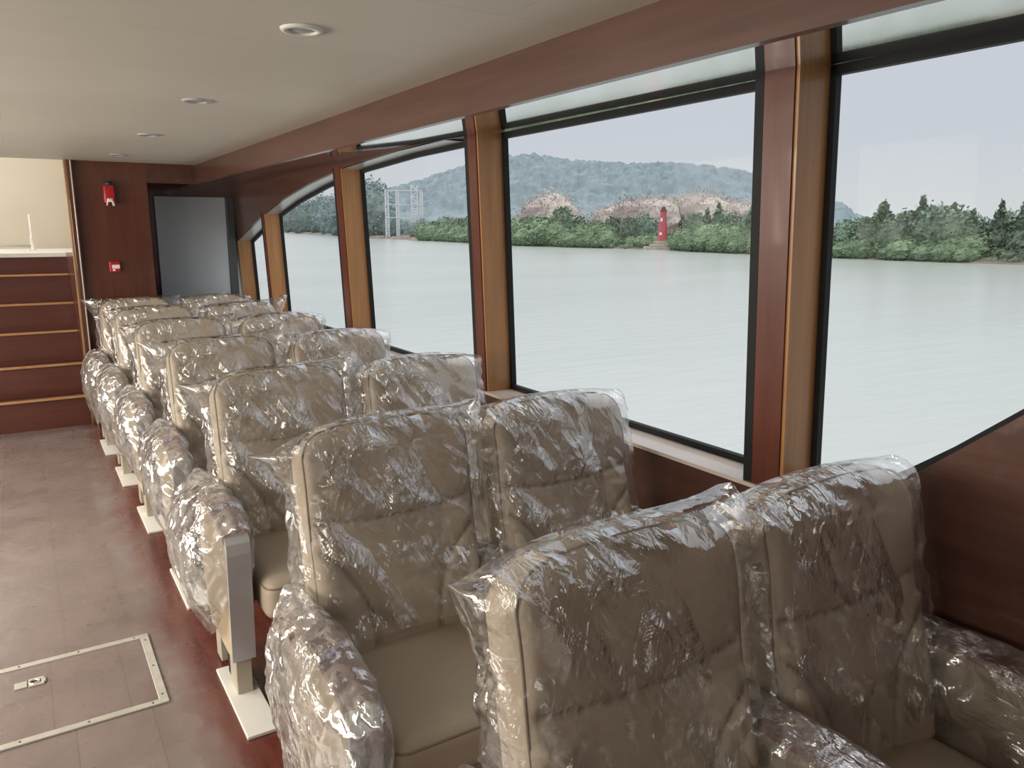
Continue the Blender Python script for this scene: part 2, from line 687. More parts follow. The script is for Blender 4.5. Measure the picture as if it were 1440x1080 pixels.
# forward bulkhead: panel beside the stairs, recess with grey door
struct(box('wall_front', .45, 1.0, 7.45, 7.52, 0, ZC + .06, M['mahog_z']))
bm = bmesh.new()
bm_box(bm, .93, 1.0, 7.52, YF, 0, ZC + .06)
bm_box(bm, .93, 1.875, YF, YF + .08, 0, ZC + .06)
struct(link_bm('wall_recess', bm, M['mahog_z']))
struct(box('trim_11', 1.0, 1.43, 7.45, 7.55, 2.04, ZC + .06, M['mahog_y']))
struct(box('trim_12', 1.0, 1.43, 7.55, YF, ZC, ZC + .06, M['ceiling']))
bm = bmesh.new()
bm_box(bm, -2.1, -.95, 7.45, 7.52, 0, ZC + .06)
struct(link_bm('wall_front_left', bm, M['mahog_z']))
dr = struct(box('door_1', 1.145, 1.79, YF - .035, YF - .001, .005, 1.955, M['doorgrey'], bevel=.004))
box('door_edge', 1.792, 1.868, YF - .05, YF - .001, .005, 1.955, M['doortrim'], dr, .004)
# door-post trim beside the stairs
po = struct(box('trim_13', .405, .45, 7.40, 7.53, 0, ZC, M['mahog_z'], bevel=.003))
box('gilt_edge', .388, .404, 7.42, 7.46, 0, ZC, M['gold'], po, .002)
box('gilt_bead', .432, .442, 7.392, 7.401, 0, ZC, M['ledge'], po, .002)

# ------------------------------------------------------------------ stairs and upper landing
st = empty('staircase', (-.28, 7.4, 0))
tag(st, 'dark red wooden stairs with bright metal nosings beside the brown bulkhead', 'stairs')
SX0, SX1 = -.95, .387
stepz = [.245, .495, .755, .985, 1.23]
for k, z in enumerate(stepz):
    y = 7.40 + .225 * k
    z0 = 0 if k == 0 else stepz[k - 1]
    s = box('step', SX0 + .28, SX1 + .28, y - 7.4 + .015, y - 7.4 + .30, z0 + (.001 if k else 0), z - .001, M['stair'], st)
    box('nosing', SX0 + .28, SX1 + .28, y - 7.4 - .008, y - 7.4 + .055, z - .0005, z + .016, M['nosing'], s, .004)
struct(box('wall_landing', SX0, SX1, 8.52, 8.57, 1.23, 1.395, M['stair']))
struct(box('floor_landing', -2.1, .6, 8.5, 10.6, 1.395, 1.43, M['white']))
struct(box('wall_upper', -2.1, .62, 10.55, 10.62, 1.43, 3.4, M['cream']))
struct(box('wall_upper_right', .56, .62, 7.54, 10.55, 1.43, 3.4, M['cream']))
struct(box('wall_upper_left', -2.1, -2.04, 7.54, 10.55, 1.43, 3.4, M['cream']))
struct(box('wall_stair_right', .388, .449, 7.54, 8.6, 0, 1.43, M['stair']))
struct(box('wall_stair_left', SX0 - .08, SX0 - .012, 7.53, 8.6, 0, 1.43, M['cream']))
struct(box('ceiling_upper', -2.1, .62, 7.54, 10.62, 3.4, 3.46, M['cream']))
sp = empty('stanchion', (.145, 9.6, 1.43))
tag(sp, 'short white stanchion with low rail standing on the bright upper landing', 'post')
bm = bmesh.new()
lathe(bm, [(.030, 0), (.030, .012), (.018, .02), (.018, .12), (.024, .13), (.012, .15), (.012, .36), (.006, .37)], 16)
link_bm('post', bm, M['white'], sp, True)
bm = bmesh.new()
tube(bm, [(-.9, 0, .05), (0, 0, .05)], .012, 8)
link_bm('rail', bm, M['alu'], sp, True)

# ------------------------------------------------------------------ bulkhead fittings
a = empty('fire_alarm', (.70, 7.45, 1.84))
tag(a, 'red fire alarm sounder high on the brown bulkhead beside the stairs', 'alarm')
box('body', -.042, .042, -.06, 0, 0.02, .17, M['red'], a, .012, 3, True)
bm = bmesh.new()
lathe(bm, [(.028, .165), (.030, .18), (.022, .20)], 16, 0, -.03)
link_bm('cap', bm, M['darkgreen'], a, True)
bm = bmesh.new()
tube(bm, [(-.024, -.065, .0), (-.020, -.068, .035), (0, -.07, .05), (.020, -.068, .035), (.024, -.065, .0)], .009, 8)
bm_box(bm, -.022, .022, -.072, -.055, .03, .06, .006)
link_bm('strobe', bm, M['whiteplastic'], a, True)
a = empty('call_point', (.69, 7.45, 1.29))
tag(a, 'small red and white manual call point low on the brown bulkhead', 'call point')
box('housing', -.04, .04, -.03, 0, 0, .09, M['red'], a, .006)
box('face_plate', -.022, .038, -.034, -.029, .03, .062, M['whiteplastic'], a, .002)
box('key_tab', -.018, .002, -.035, -.029, .010, .026, M['whiteplastic'], a, .002)

# ------------------------------------------------------------------ ceiling downlights
LBL = ['recessed downlight with white rim nearest the camera', 'second recessed downlight from the camera along the ceiling',
       'third recessed downlight from the camera along the ceiling', 'farthest small recessed downlight above the far seats']
for k, (x, y) in enumerate(((.74, 2.28), (.73, 3.74), (.73, 5.21), (.72, 6.72))):
    d = empty('downlight', (x, y, ZC))
    tag(d, LBL[k], 'ceiling light', 'downlights along the ceiling')
    bm = bmesh.new()
    n = 40
    prof = [(.040, -.001), (.042, -.009), (.056, -.007), (.060, -.0005)]
    rings = [[bm.verts.new((r * math.cos(2 * math.pi * q / n), r * math.sin(2 * math.pi * q / n), z)) for q in range(n)] for r, z in prof]
    for r0, r1 in zip(rings, rings[1:]):
        for q in range(n):
            bm.faces.new((r0[q], r0[(q + 1) % n], r1[(q + 1) % n], r1[q]))
    link_bm('rim', bm, M['white'] if k == 0 else M['alu'], d, True)
    bm = bmesh.new()
    lathe(bm, [(.0405, -.0005), (.040, -.003), (.02, -.006), (.001, -.007)], 32)
    link_bm('lens', bm, M['lens'], d, True)

# ------------------------------------------------------------------ floor hatch
h = empty('floor_hatch', (-.06, 3.025, 0))
tag(h, 'floor access hatch with riveted metal rim in the aisle', 'hatch')
box('lid', -.322, .322, -.247, .247, .0005, .003, M['floor'], h)
bm = bmesh.new()
for a_ in ((-.352, .352, -.277, -.247), (-.352, .352, .247, .277), (-.352, -.322, -.247, .247), (.322, .352, -.247, .247)):
    bm_box(bm, a_[0], a_[1], a_[2], a_[3], .0005, .007, .001, 1)
link_bm('rim', bm, M['steel'], h)
riv = []
for x in (-.30, -.1, .1, .30):
    riv += [(x, -.262), (x, .262)]
riv += [(-.337, -.22), (-.337, 0), (-.337, .22), (.337, -.22), (.337, 0), (.337, .22)]
for x, y in riv:
    bm = bmesh.new()
    lathe(bm, [(.0045, .007), (.0035, .0085), (.001, .009)], 10, x, y)
    link_bm('rivet', bm, M['doortrim'], h, True)
bm = bmesh.new()
bm_box(bm, -.115, -.075, .09, .135, .003, .008, .001, 1)
bm_box(bm, -.07, -.02, .085, .10, .003, .009, .001, 1)
bm_box(bm, -.07, -.02, .125, .14, .003, .009, .001, 1)
bm_box(bm, -.03, -.015, .098, .127, .003, .009, .001, 1)
tube(bm, [(-.052 + .016 * math.cos(t), .112 + .016 * math.sin(t), .009) for t in [2 * math.pi * q / 14 for q in range(14)]], .004, 6, True)
link_bm('pull_ring', bm, M['steel'], h)

# ------------------------------------------------------------------ seats
BW, BH, TF, TB, BR = .268, .70, .072, .055, .045
CR = .085
TILT = R(12)
PIV = Vector((0, -.15, .408))
BM = Matrix.Translation(PIV) @ Matrix.Rotation(-TILT, 4, 'X')


def topz(x):
    return BH - .018 * (x / BW) ** 2


def halfw(z):
    """half width of the back at height z"""
    w = BW - .012 * (z / BH - .5) ** 2 * 2
    zt = BH - .018
    if z > zt - CR:
        q = min(1, (z - (zt - CR)) / CR)
        w = w - CR + CR * math.sqrt(max(0, 1 - q * q))
    if z < .05:
        w -= .02 * (1 - z / .05) ** 2
    return w


def edge_dist(x, z):
    d = min(BW - abs(x), z + .001, topz(x) - z)
    zt = BH - .018 - CR
    ax = abs(x) - (BW - CR)
    if ax > 0 and z > zt:
        d = min(d, CR - math.hypot(ax, z - zt))
    return max(0, d)


SEAMS = []
SEAMS.append([(x, .402 + .03 * (abs(x) / BW) ** 2) for x in [(-BW + .03) + (2 * BW - .06) * k / 40 for k in range(41)]])
for s in (-1, 1):
    c = []
    for k in range(41):
        t = k / 40
        z = .335 - .335 * t
        x = (BW - .03) - (BW - .03 - .105) * (1 - (1 - t) ** 3.2)
        c.append((s * x, z))
    SEAMS.append(c)


def seam_dist(x, z):
    b = 9
    for s in SEAMS:
        for p in s:
            d = (p[0] - x) ** 2 + (p[1] - z) ** 2
            if d < b:
                b = d
    return math.sqrt(b)


def lumbar(z):
    return .016 * math.exp(-((z - .55) / .12) ** 2) + .012 * math.exp(-((z - .18) / .15) ** 2)


def make_backrest_mesh():
    NX, NZ = 72, 96
    us = [math.sin(math.pi / 2 * (-1 + 2 * i / NX)) * .5 + (-1 + 2 * i / NX) * .5 for i in range(NX + 1)]
    vsn = []
    for j in range(NZ + 1):
        t = j / NZ
        vsn.append(.55 * t + .45 * (.5 - .5 * math.cos(math.pi * t)))
    verts, faces, seam = [], [], []
    for side in (0, 1):
        for j, v in enumerate(vsn):
            z0 = v * BH
            for i, u in enumerate(us):
                zz = min(z0, BH - .0185)
                w = halfw(min(zz, BH - .018 - .0))
                x = u * w
                z = z0 * topz(x) / BH
                d = edge_dist(x, z)
                if i in (0, NX) or j in (0, NZ):
                    d = 0
                q = max(0, 1 - d / BR)
                prof = (1 - q ** 3) ** (1 / 3)
                sv = 0
                if side == 0:
                    y = -TF * prof
                    bol = .016 * math.exp(-((abs(x) - .215) / .05) ** 2) if z < .37 else 0
                    y -= (bol + lumbar(z)) * prof
                    if d > .012:
                        sd = seam_dist(x, z)
                        y += .011 * math.exp(-(sd / .009) ** 2) * prof
                        y += .004 * math.exp(-(sd / .03) ** 2) * prof
                        sv = math.exp(-(sd / .0042) ** 2)
                else:
                    y = TB * prof
                verts.append(BM @ Vector((x, y, z)))
                seam.append(sv)
    W = NX + 1
    off = W * (NZ + 1)
    for j in range(NZ):
        for i in range(NX):
            a = j * W + i
            faces.append((a, a + 1, a + W + 1, a + W))
            b = off + a
            faces.append((b, b + W, b + W + 1, b + 1))
    me = bpy.data.meshes.new('backrest')
    me.from_pydata([tuple(v) for v in verts], [], faces)
    at = me.attributes.new('seam', 'FLOAT', 'POINT')
    at.data.foreach_set('value', seam)
    bm = bmesh.new()
    bm.from_mesh(me)
    bmesh.ops.remove_doubles(bm, verts=bm.verts, dist=.0004)
    bmesh.ops.recalc_face_normals(bm, faces=bm.faces)
    bm.to_mesh(me)
    bm.free()
    me.polygons.foreach_set('use_smooth', [True] * len(me.polygons))
    me.materials.append(M['leather'])
    return me


def outline(d, y):
    """closed line round the back at inset d, depth y"""
    pts = []
    for k in range(24):
        z = .03 + (BH - .018 - CR - .03) * k / 24
        pts.append((BW - d, z))
    for k in range(13):
        t = math.pi / 2 * k / 12
        pts.append((BW - CR + (CR - d) * math.cos(t), BH - .018 - CR + (CR - d) * math.sin(t) + .004 * math.sin(t)))
    for k in range(1, 16):
        x = (BW - CR) * (1 - k / 8)
        pts.append((x, topz(x) - d))
    pts = pts[:37] + pts[37:]
    for k in range(13):
        t = math.pi / 2 * (1 + k / 12)
        pts.append((-(BW - CR) + (CR - d) * math.cos(t), BH - .018 - CR + (CR - d) * math.sin(t) + .004 * math.sin(t)))
    for k in range(24):
        z = BH - .018 - CR - (BH - .018 - CR - .03) * k / 24
        pts.append((-BW + d, z))
    return [BM @ Vector((x, -.776 * (TF + lumbar(z)) if y is None else y, z)) for x, z in pts]


ME_BACK = make_backrest_mesh()
bm = bmesh.new()
tube(bm, outline(.0085, None), .0034, 6)
tube(bm, outline(.0135, TB * .80), .0036, 6)
tmp = link_bm('piping', bm, M['piping'], None, True)
ME_PIPE = tmp.data
bpy.data.objects.remove(tmp)


def rounded_block(x0, x1, y0, y1, z0, z1, r, bulge):
    """upholstered cushion"""
    N = 22
    verts, faces = [], []
    cx, cy, cz = (x0 + x1) / 2, (y0 + y1) / 2, (z0 + z1) / 2
    hx, hy, hz = (x1 - x0) / 2, (y1 - y0) / 2, (z1 - z0) / 2
    bm = bmesh.new()
    bmesh.ops.create_cube(bm, size=2)
    bmesh.ops.subdivide_edges(bm, edges=bm.edges, cuts=N, use_grid_fill=True)
    for v in bm.verts:
        p = v.co
        q = Vector([math.sin(math.pi / 2 * c) * .5 + c * .5 for c in p])
        P = Vector((q.x * hx, q.y * hy, q.z * hz))
        inner = Vector((max(-hx + r, min(hx - r, P.x)), max(-hy + r, min(hy - r, P.y)), max(-hz + r, min(hz - r, P.z))))
        dlt = P - inner
        if dlt.length > 1e-6:
            P = inner + dlt.normalized() * r
        if P.z > 0:
            P.z += bulge * (1 - (P.x / hx) ** 2) * (1 - (P.y / hy) ** 2)
        v.co = P + Vector((cx, cy, cz))
    return bm


bm = rounded_block(-.25, .25, -.66, -.125, .30, .45, .045, .02)
tmp = link_bm('seat_cushion', bm, M['leather'], None, True)
ME_CUSH = tmp.data
bpy.data.objects.remove(tmp)
bm = bmesh.new()
for z in (.425,):
    ring = []
    for (sx, sy, a0) in ((1, 1, 0), (-1, 1, 90), (-1, -1, 180), (1, -1, 270)):
        for k in range(7):
            t = R(a0 + 15 * k)
            ring.append(((.25 - .045) * sx + .040 * math.cos(t), -.3925 + (.2675 - .045) * sy + .040 * math.sin(t), z))
    tube(bm, ring, .004, 6, True)
tmp = link_bm('cushion_piping', bm, M['piping'], None, True)
ME_CPIPE = tmp.data
bpy.data.objects.remove(tmp)

# armrest (local: centred on x = 0)
ARMTOP = [(-.597, .590), (-.58, .615), (-.54, .636), (-.47, .657), (-.38, .672), (-.28, .678), (-.18, .674), (-.11, .658), (-.075, .63)]
ARM = [(-.57, .15), (-.600, .56)] + ARMTOP + [(-.07, .55), (-.12, .30), (-.2, .15)]
bm = bmesh.new()
prism(bm, [(y, z - .018 if 1 < i < 11 else z) for i, (y, z) in enumerate(ARM)], lambda y, z: (-.036, y, z), lambda y, z: (.036, y, z))
tmp = link_bm('armrest', bm, simple('beige_arm_panel', (.50, .40, .27), .5, var=.06))
ME_ARM = tmp.data
bpy.data.objects.remove(tmp)
bm = bmesh.new()
pad = [(y, z) for y, z in ARMTOP[1:]]
pad2 = [(y + .002, z - .022) for y, z in pad[::-1]]
prism(bm, pad + pad2, lambda y, z: (-.042, y, z), lambda y, z: (.042, y, z))
tmp = link_bm('arm_cap', bm, M['armwood'])
ME_CAP = tmp.data
bpy.data.objects.remove(tmp)
bm = bmesh.new()
prism(bm, [(-.576, .15), (-.608, .56), (-.606, .600), (-.585, .622), (-.575, .610), (-.592, .56), (-.566, .15)], lambda y, z: (-.040, y, z), lambda y, z: (.040, y, z))
tmp = link_bm('front_trim', bm, M['alu'])
ME_FRONT = tmp.data
bpy.data.objects.remove(tmp)
bm = bmesh.new()
bm_box(bm, -.028, .028, -.56, -.46, .012, .17, .004)
bm_box(bm, -.022, .022, -.46, -.30, .10, .17, .004)
bm_box(bm, -.028, .028, -.30, -.22, .012, .17, .004)
tmp = link_bm('leg', bm, simple('beige_leg_enamel', (.44, .39, .31), .4))
ME_LEG = tmp.data
bpy.data.objects.remove(tmp)
bm = bmesh.new()
bm_box(bm, -.058, .05, -.82, -.34, 0.0005, .013, .002, 1)
tmp = link_bm('foot_plate', bm, M['white'])
ME_PLATE = tmp.data
bpy.data.objects.remove(tmp)
bm = bmesh.new()
bm_box(bm, -.020, .035, -.535, -.38, .013, .09, .003, 1)
tmp = link_bm('foot_bracket', bm, M['black'])
ME_BRKT = tmp.data
bpy.data.objects.remove(tmp)


def add(name, me, parent, x=0.0):
    o = bpy.data.objects.new(name, me)
    col.objects.link(o)
    o.parent = parent
    o.location.x = x
    return o


def ridged(p, seed, oct=3):
    q = Vector((p[0] + seed * 7.31, p[1] + seed * 3.7, p[2] - seed * 5.1))
    v, amp = 0, 1
    for _ in range(oct):
        v += amp * (1 - min(1, abs(noise.noise(q)) * 2.6))
        amp *= .5
        q = q * 2.03
    return v / 1.75


def bag_back(seed, nu, nv, earl, earr, dropl, dropr):
    """loose polythene bag pulled down over a seat back, with flat ears at both top corners"""
    rnd = random.Random(seed)
    hem = rnd.uniform(.02, .10)
    verts, faces = [], []
    zt = BH + .010
    for j in range(nv + 1):
        t = j / nv
        t = t if t < .8 else t
        for i in range(nu):
            th = 2 * math.pi * i / nu
            c, s = math.cos(th), math.sin(th)
            e = .42
            sxu = math.copysign(abs(c) ** e, c)
            syu = math.copysign(abs(s) ** e, s)
            zb = hem + .05 * noise.noise(Vector((c * 1.6, s * 1.6, seed * 3.3)))
            # height, slower near the top so the shoulder is well sampled
            tt = 1 - (1 - t) ** 1.5
            z = zb + (zt - zb) * tt
            k = max(0, (z - (zt - .085)) / .085)
            k = min(1, k)
            b = math.sqrt(max(0, 1 - k * k))
            a_ = BW + .020
            ear = earl if c < 0 else earr
            drop = dropl if c < 0 else dropr
            k2 = min(1, max(0, (z - (zt - .19)) / .19))
            a_ += ear * k2 ** 1.5
            if z < .35:
                a_ += .018 * (1 - z / .35)
            x = a_ * sxu
            yd = (TF + .028 if s < 0 else TB + .016) * b
            y = yd * syu
            # the sheet narrows toward the ear tip
            zz = z - drop * k2 ** 2 * min(1.6, (abs(x) / BW) ** 3) * .6
            if k > 0:
                zz -= .016 * (min(1, abs(x) / BW)) ** 2 * k
            p = Vector((x, y, zz))
            # diagonal tension folds running down from the corners
            fold = ridged(((x * .7 + zz * .9) * 9, y * 5, (zz - .6 * x) * 2.0), seed)
            crump = ridged((x * 13, y * 13, zz * 13), seed + 2.5)
            amp = (.014 * fold + .004 * crump) * (1 - .55 * k)
            big = .012 * (noise.noise(Vector((x * 4 + seed, zz * 4, y * 4))) + .3)
            side = 1.5 if abs(c) > .8 else 1
            n2 = Vector((c * .9, s, 0))
            p += n2 * max(-.004, (amp * side + max(0, big) - .004))
            verts.append(BM @ p)
    for j in range(nv):
        for i in range(nu):
            a = j * nu + i
            b = j * nu + (i + 1) % nu
            faces.append((a, b, b + nu, a + nu))
    # close the ridge
    top = nv * nu
    for i in range(1, nu // 2):
        a, b = top + i, top + nu - i
        a2, b2 = top + (i + 1), top + nu - i - 1
        if a2 != b2 and i + 1 <= nu // 2:
            faces.append((a, a2, b2 % (top + nu) if b2 < top + nu else b2 - nu, b))
    me = bpy.data.meshes.new('plastic_cover')
    me.from_pydata([tuple(v) for v in verts], [], faces)
    me.update()
    me.polygons.foreach_set('use_smooth', [True] * len(me.polygons))
    me.materials.append(M['film'])
    return me


def bag_arm(seed, nu, nv, yc=-.34, hl=.30, hem=.20, bulge=.03, front_hem=None, ztop=.70):
    """polythene bag round an armrest, loose hem"""
    verts, faces = [], []
    for j in range(nv + 1):
        t = j / nv
        for i in range(nu):
            th = 2 * math.pi * i / nu
            c, s = math.cos(th), math.sin(th)
            e = .6
            yu = math.copysign(abs(c) ** e, c)
            xu = math.copysign(abs(s) ** e, s)
            zb = hem + .07 * noise.noise(Vector((c * 1.5, s * 1.5, seed * 2.9)))
            if front_hem is not None and c < 0:
                zb += (front_hem - hem) * abs(c) ** 1.5
            tt = 1 - (1 - t) ** 1.5
            y = yc + hl * yu
            zt = min(ztop, interp([(-.75, .60), (-.6, .635), (-.5, .665), (-.35, .695), (-.15, .70), (0, .68)], y) + .012)
            z = zb + (zt - zb) * tt
            k = min(1, max(0, (z - (zt - .06)) / .06))
            b = math.sqrt(max(0, 1 - k * k))
            m_ = math.sin(math.pi * min(1, t * 1.1))
            w = .050 * (b * .97 + .03) + bulge * (.25 + m_) * (1.5 if s < 0 else .35) * b
            x = w * xu
            y += .05 * k ** 2 * (1 if c > .5 else (-1 if c < -.5 else 0)) * .6
            p = Vector((x, y, z))
            fold = ridged((x * 8, (y + .5 * z) * 8, (z - .4 * y) * 3.5), seed)
            crump = ridged((x * 15, y * 15, z * 15), seed + 1.7)
            amp = .020 * fold + .006 * crump - .003
            p += Vector((s, c * .6, 0)) * max(-.002, amp) * (.4 + .6 * b)
            p.z += .010 * k * noise.noise(Vector((x * 20, y * 12, seed)))
            verts.append(p)
    for j in range(nv):
        for i in range(nu):
            a = j * nu + i
            b = j * nu + (i + 1) % nu
            faces.append((a, b, b + nu, a + nu))
    top = nv * nu
    for i in range(1, nu // 2):
        a, b = top + i, top + nu - i
        if i + 1 < nu // 2 + 1 and nu - i - 1 > i + 1:
            faces.append((a, a + 1, b - 1, b))
    me = bpy.data.meshes.new('arm_cover')
    me.from_pydata([tuple(v) for v in verts], [], faces)
    me.update()
    me.polygons.foreach_set('use_smooth', [True] * len(me.polygons))
    me.materials.append(M['film_arm'])
    return me


ROWS = [1.10, 2.15, 3.15, 4.20, 5.26, 6.22, 7.10]
LEFT_BACK = [.0, .02, .05, .05, .03, .02, 0]
OFF = [.045, .015, -.01, -.012, -.035, -.06, -.085]
ORD = ['first', 'second', 'third', 'fourth', 'fifth', 'sixth', 'seventh and farthest']


def make_seat(row, side):
    y = ROWS[row] + (LEFT_BACK[row] if side == 0 else 0)
    x = (.86 if side == 0 else 1.475) + OFF[row]
    t = empty('passenger_seat', (x, y, 0))
    where = 'aisle seat' if side == 0 else 'window seat'
    lab = {0: 'in the %s row from the camera, beige leather in clear plastic' % ORD[row]}[0]
    tag(t, where + ' ' + lab, 'seat', 'wrapped passenger seats in two columns')
    bk = add('backrest', ME_BACK, t)
    add('piping', ME_PIPE, bk)
    res = [(150, 100), (150, 100), (130, 84), (100, 64), (80, 52), (70, 44), (64, 40)][row]
    ears = {(0, 0): (.055, .05, .03, -.03), (1, 0): (.11, .06, .06, -.02), (2, 0): (.09, .05, .03, -.04), (3, 0): (.10, .06, -.01, -.06),
            (4, 0): (.07, .05, .02, -.02), (5, 0): (.05, .07, .0, -.03), (6, 0): (.10, .07, -.01, -.03),
            (0, 1): (.04, .02, .03, .0), (1, 1): (.03, .02, .01, .01), (2, 1): (.03, .03, .02, .02), (3, 1): (.08, .03, .02, .02),
            (4, 1): (.04, .02, .02, .02), (5, 1): (.03, .08, .01, -.05), (6, 1): (.03, .03, .01, .02)}[(row, side)]
    add('plastic_cover', bag_back(row * 2.7 + side * 1.31 + 1, res[0], res[1], *ears), bk)
    cu = add('seat_cushion', ME_CUSH, t)
    add('cushion_piping', ME_CPIPE, cu)
    arms = [(-.318, 1)] if side == 0 else [(.316, -1)]
    if side == 0:
        arms.append((.3075, 0))
    for ax, kind in arms:
        ar = add('armrest', ME_ARM, t, ax)
        if row == 1:
            ar.location.y, ar.location.z = -.06, -.04
        add('arm_cap', ME_CAP, ar)
        add('front_trim', ME_FRONT, ar)
        kw = dict(seed=row * 1.9 + ax * 3 + 11, nu=110 if row < 3 else 64, nv=64 if row < 3 else 40)
        if kind == 1:
            if row == 2:
                kw.update(yc=-.27, hl=.31, hem=.17, bulge=.055, front_hem=.40)
            elif row == 1:
                kw.update(yc=-.36, hl=.305, hem=.14, bulge=.03)
            elif row == 4:
                kw.update(yc=-.34, hl=.30, hem=.26, bulge=.035)
            else:
                kw.update(yc=-.33, hl=.30, hem=.20, bulge=.04)
        else:
            kw.update(bulge=.004, hem=.30, hl=.285)
        add('plastic_cover', bag_arm(**kw), ar)
        lg = add('leg', ME_LEG, t, ax)
        add('foot_plate', ME_PLATE, lg)
        add('foot_bracket', ME_BRKT, lg)
    return t


for r_ in range(7):
    for s_ in range(2):
        make_seat(r_, s_)

# ------------------------------------------------------------------ river, banks, trees
ZW = -1.85
SHORE = [(300, 324.6), (397, 327), (467, 331), (510, 334.5), (653, 341), (713, 345), (940, 352), (1060, 358), (1165, 362.5), (1300, 368), (1440, 373), (1700, 384), (2100, 400)]


def shore(px, back=0.0):
    """point on the water line in the direction of column px, moved back (metres) away from the river"""
    p = on_z(px, interp(SHORE, px), ZW)
    d = Vector((p.x, p.y, 0))
    L = d.length
    return Vector((p.x, p.y, ZW)) + d / L * back


w = link_mesh('river_water', [(2.3, -400, ZW), (3000, -400, ZW), (3000, 3000, ZW), (2.3, 3000, ZW)], [(0, 1, 2, 3)], M['water'])
struct(w)
w = link_mesh('river_water_port', [(-2.3, -400, ZW), (-3000, -400, ZW), (-3000, 3000, ZW), (-2.3, 3000, ZW)], [(3, 2, 1, 0)], M['water'])
struct(w)
# bank: mud edge then rising ground
vs, fs = [], []
cols_ = list(range(300, 2101, 6))
prof = [(-.4, -.15), (.5, .12), (1.6, .45), (6, .9), (40, 1.3)]
for px in cols_:
    L = (shore(px) - EYE).length
    for b, z in prof:
        p = shore(px, b * (1 if L < 200 else L / 200))
        nz = noise.noise(Vector((p.x * .25, p.y * .25, 0)))
        vs.append((p.x + nz * .8, p.y, ZW + z + .25 * nz * (b > 0)))
np_ = len(prof)
for i in range(len(cols_) - 1):
    for j in range(np_ - 1):
        a = i * np_ + j
        fs.append((a, a + np_, a + np_ + 1, a + 1))
struct(link_mesh('river_bank', vs, fs, M['mud'], None, True))


def blob_verts(rnd, n_leaf, shape, ls=1.0):
    """cloud of leaf sprays filling a crown of unit height; shape(t) gives the radius at height t"""
    vs, fs = [], []
    for _ in range(n_leaf):
        t = rnd.random()
        rad = shape(t) * (rnd.random() ** .35)
        an = rnd.uniform(0, 2 * math.pi)
        lump = 1 + .35 * noise.noise(Vector((math.cos(an) * 1.6, math.sin(an) * 1.6, t * 4 + shape(.5) * 9)))
        c = Vector((math.cos(an) * rad * lump, math.sin(an) * rad * lump, t * (1 + .06 * rnd.gauss(0, 1))))
        s = rnd.uniform(.022, .055) * ls
        n = Vector((rnd.gauss(0, 1), rnd.gauss(0, 1), rnd.gauss(.4, 1))).normalized()
        u = n.orthogonal().normalized()
        v = n.cross(u)
        b = len(vs)
        k = 5
        for q in range(k):
            a = 2 * math.pi * q / k + rnd.random()
            vs.append(c + (u * math.cos(a) + v * math.sin(a) * .7) * s * rnd.uniform(.7, 1.3))
        fs.append(tuple(range(b, b + k)))
    # solid heart so the crown is not see-through
    b = len(vs)
    m, n = 8, 12
    for i in range(m + 1):
        t = i / m
        for k in range(n):
            an = 2 * math.pi * k / n
            r = shape(t) * .72 * (1 + .3 * noise.noise(Vector((math.cos(an) * 2, math.sin(an) * 2, t * 5))))
            vs.append(Vector((math.cos(an) * r, math.sin(an) * r, t * .95)))
    for i in range(m):
        for k in range(n):
            fs.append((b + i * n + k, b + i * n + (k + 1) % n, b + (i + 1) * n + (k + 1) % n, b + (i + 1) * n + k))
    return vs, fs


def tree_mesh(name, seed, shape, m, n_leaf=900, ls=1.0):
    rnd = random.Random(seed)
    vs, fs = blob_verts(rnd, n_leaf, shape, ls)
    me = bpy.data.meshes.new(name)
    me.from_pydata([tuple(v) for v in vs], [], fs)
    me.update()
    me.materials.append(m)
    return me


def round_shape(w):
    return lambda t: w * math.sqrt(max(0, 1 - (2 * t - .9) ** 2 / 1.25)) + .02


def cone_shape(w):
    return lambda t: w * (1 - t) ** .75 * (1 + .25 * math.sin(t * 19)) + .012


BUSH = [tree_mesh('mangrove_bush', 10 + k, round_shape(.55 + .08 * k), M['bush'], 800) for k in range(3)]
BROAD = [tree_mesh('riverside_tree', 20 + k, round_shape(.42 + .05 * k), M['tree'], 1100) for k in range(3)]
CONE = [tree_mesh('casuarina_tree', 30 + k, cone_shape(.26 + .04 * k), M['tree'], 900) for k in range(2)]
FAR = [tree_mesh('distant_tree', 40 + k, round_shape(.42 + .06 * k), M['fartree'], 1500, .6) for k in range(2)]
DRY = [tree_mesh('dry_tree', 50 + k, round_shape(.7 + .1 * k), M['dry'], 1500, .55) for k in range(2)]


def plant(name, me, px, top, back, label, cat, group, rz, wide=1.0, base_y=None):
    p = shore(px, back)
    d = (p - EYE).dot(FW)
    h = (interp(SHORE, px) - top) / F * d * 1.0
    # the foot stands at water level plus the bank; the height reaches the sight line to the crown
    L = math.hypot(p.x, p.y)
    z_top = EYE.z + (HOR - top) / F * d
    z0 = ZW + .25
    o = bpy.data.objects.new(name, me)
    col.objects.link(o)
    s = max(.5, z_top - z0)
    o.location = (p.x, p.y, z0)
    o.scale = (s * wide, s * wide, s)
    o.rotation_euler.z = rz
    tag(o, label, cat, group)
    return o


rnd = random.Random(3)
SKY_R = [(1160, 312), (1185, 308), (1210, 312), (1235, 292), (1255, 312), (1275, 306), (1290, 286), (1305, 294), (1325, 292), (1340, 299), (1360, 313), (1380, 316),
         (1400, 302), (1412, 300), (1430, 294), (1445, 296), (1500, 300), (1700, 300)]
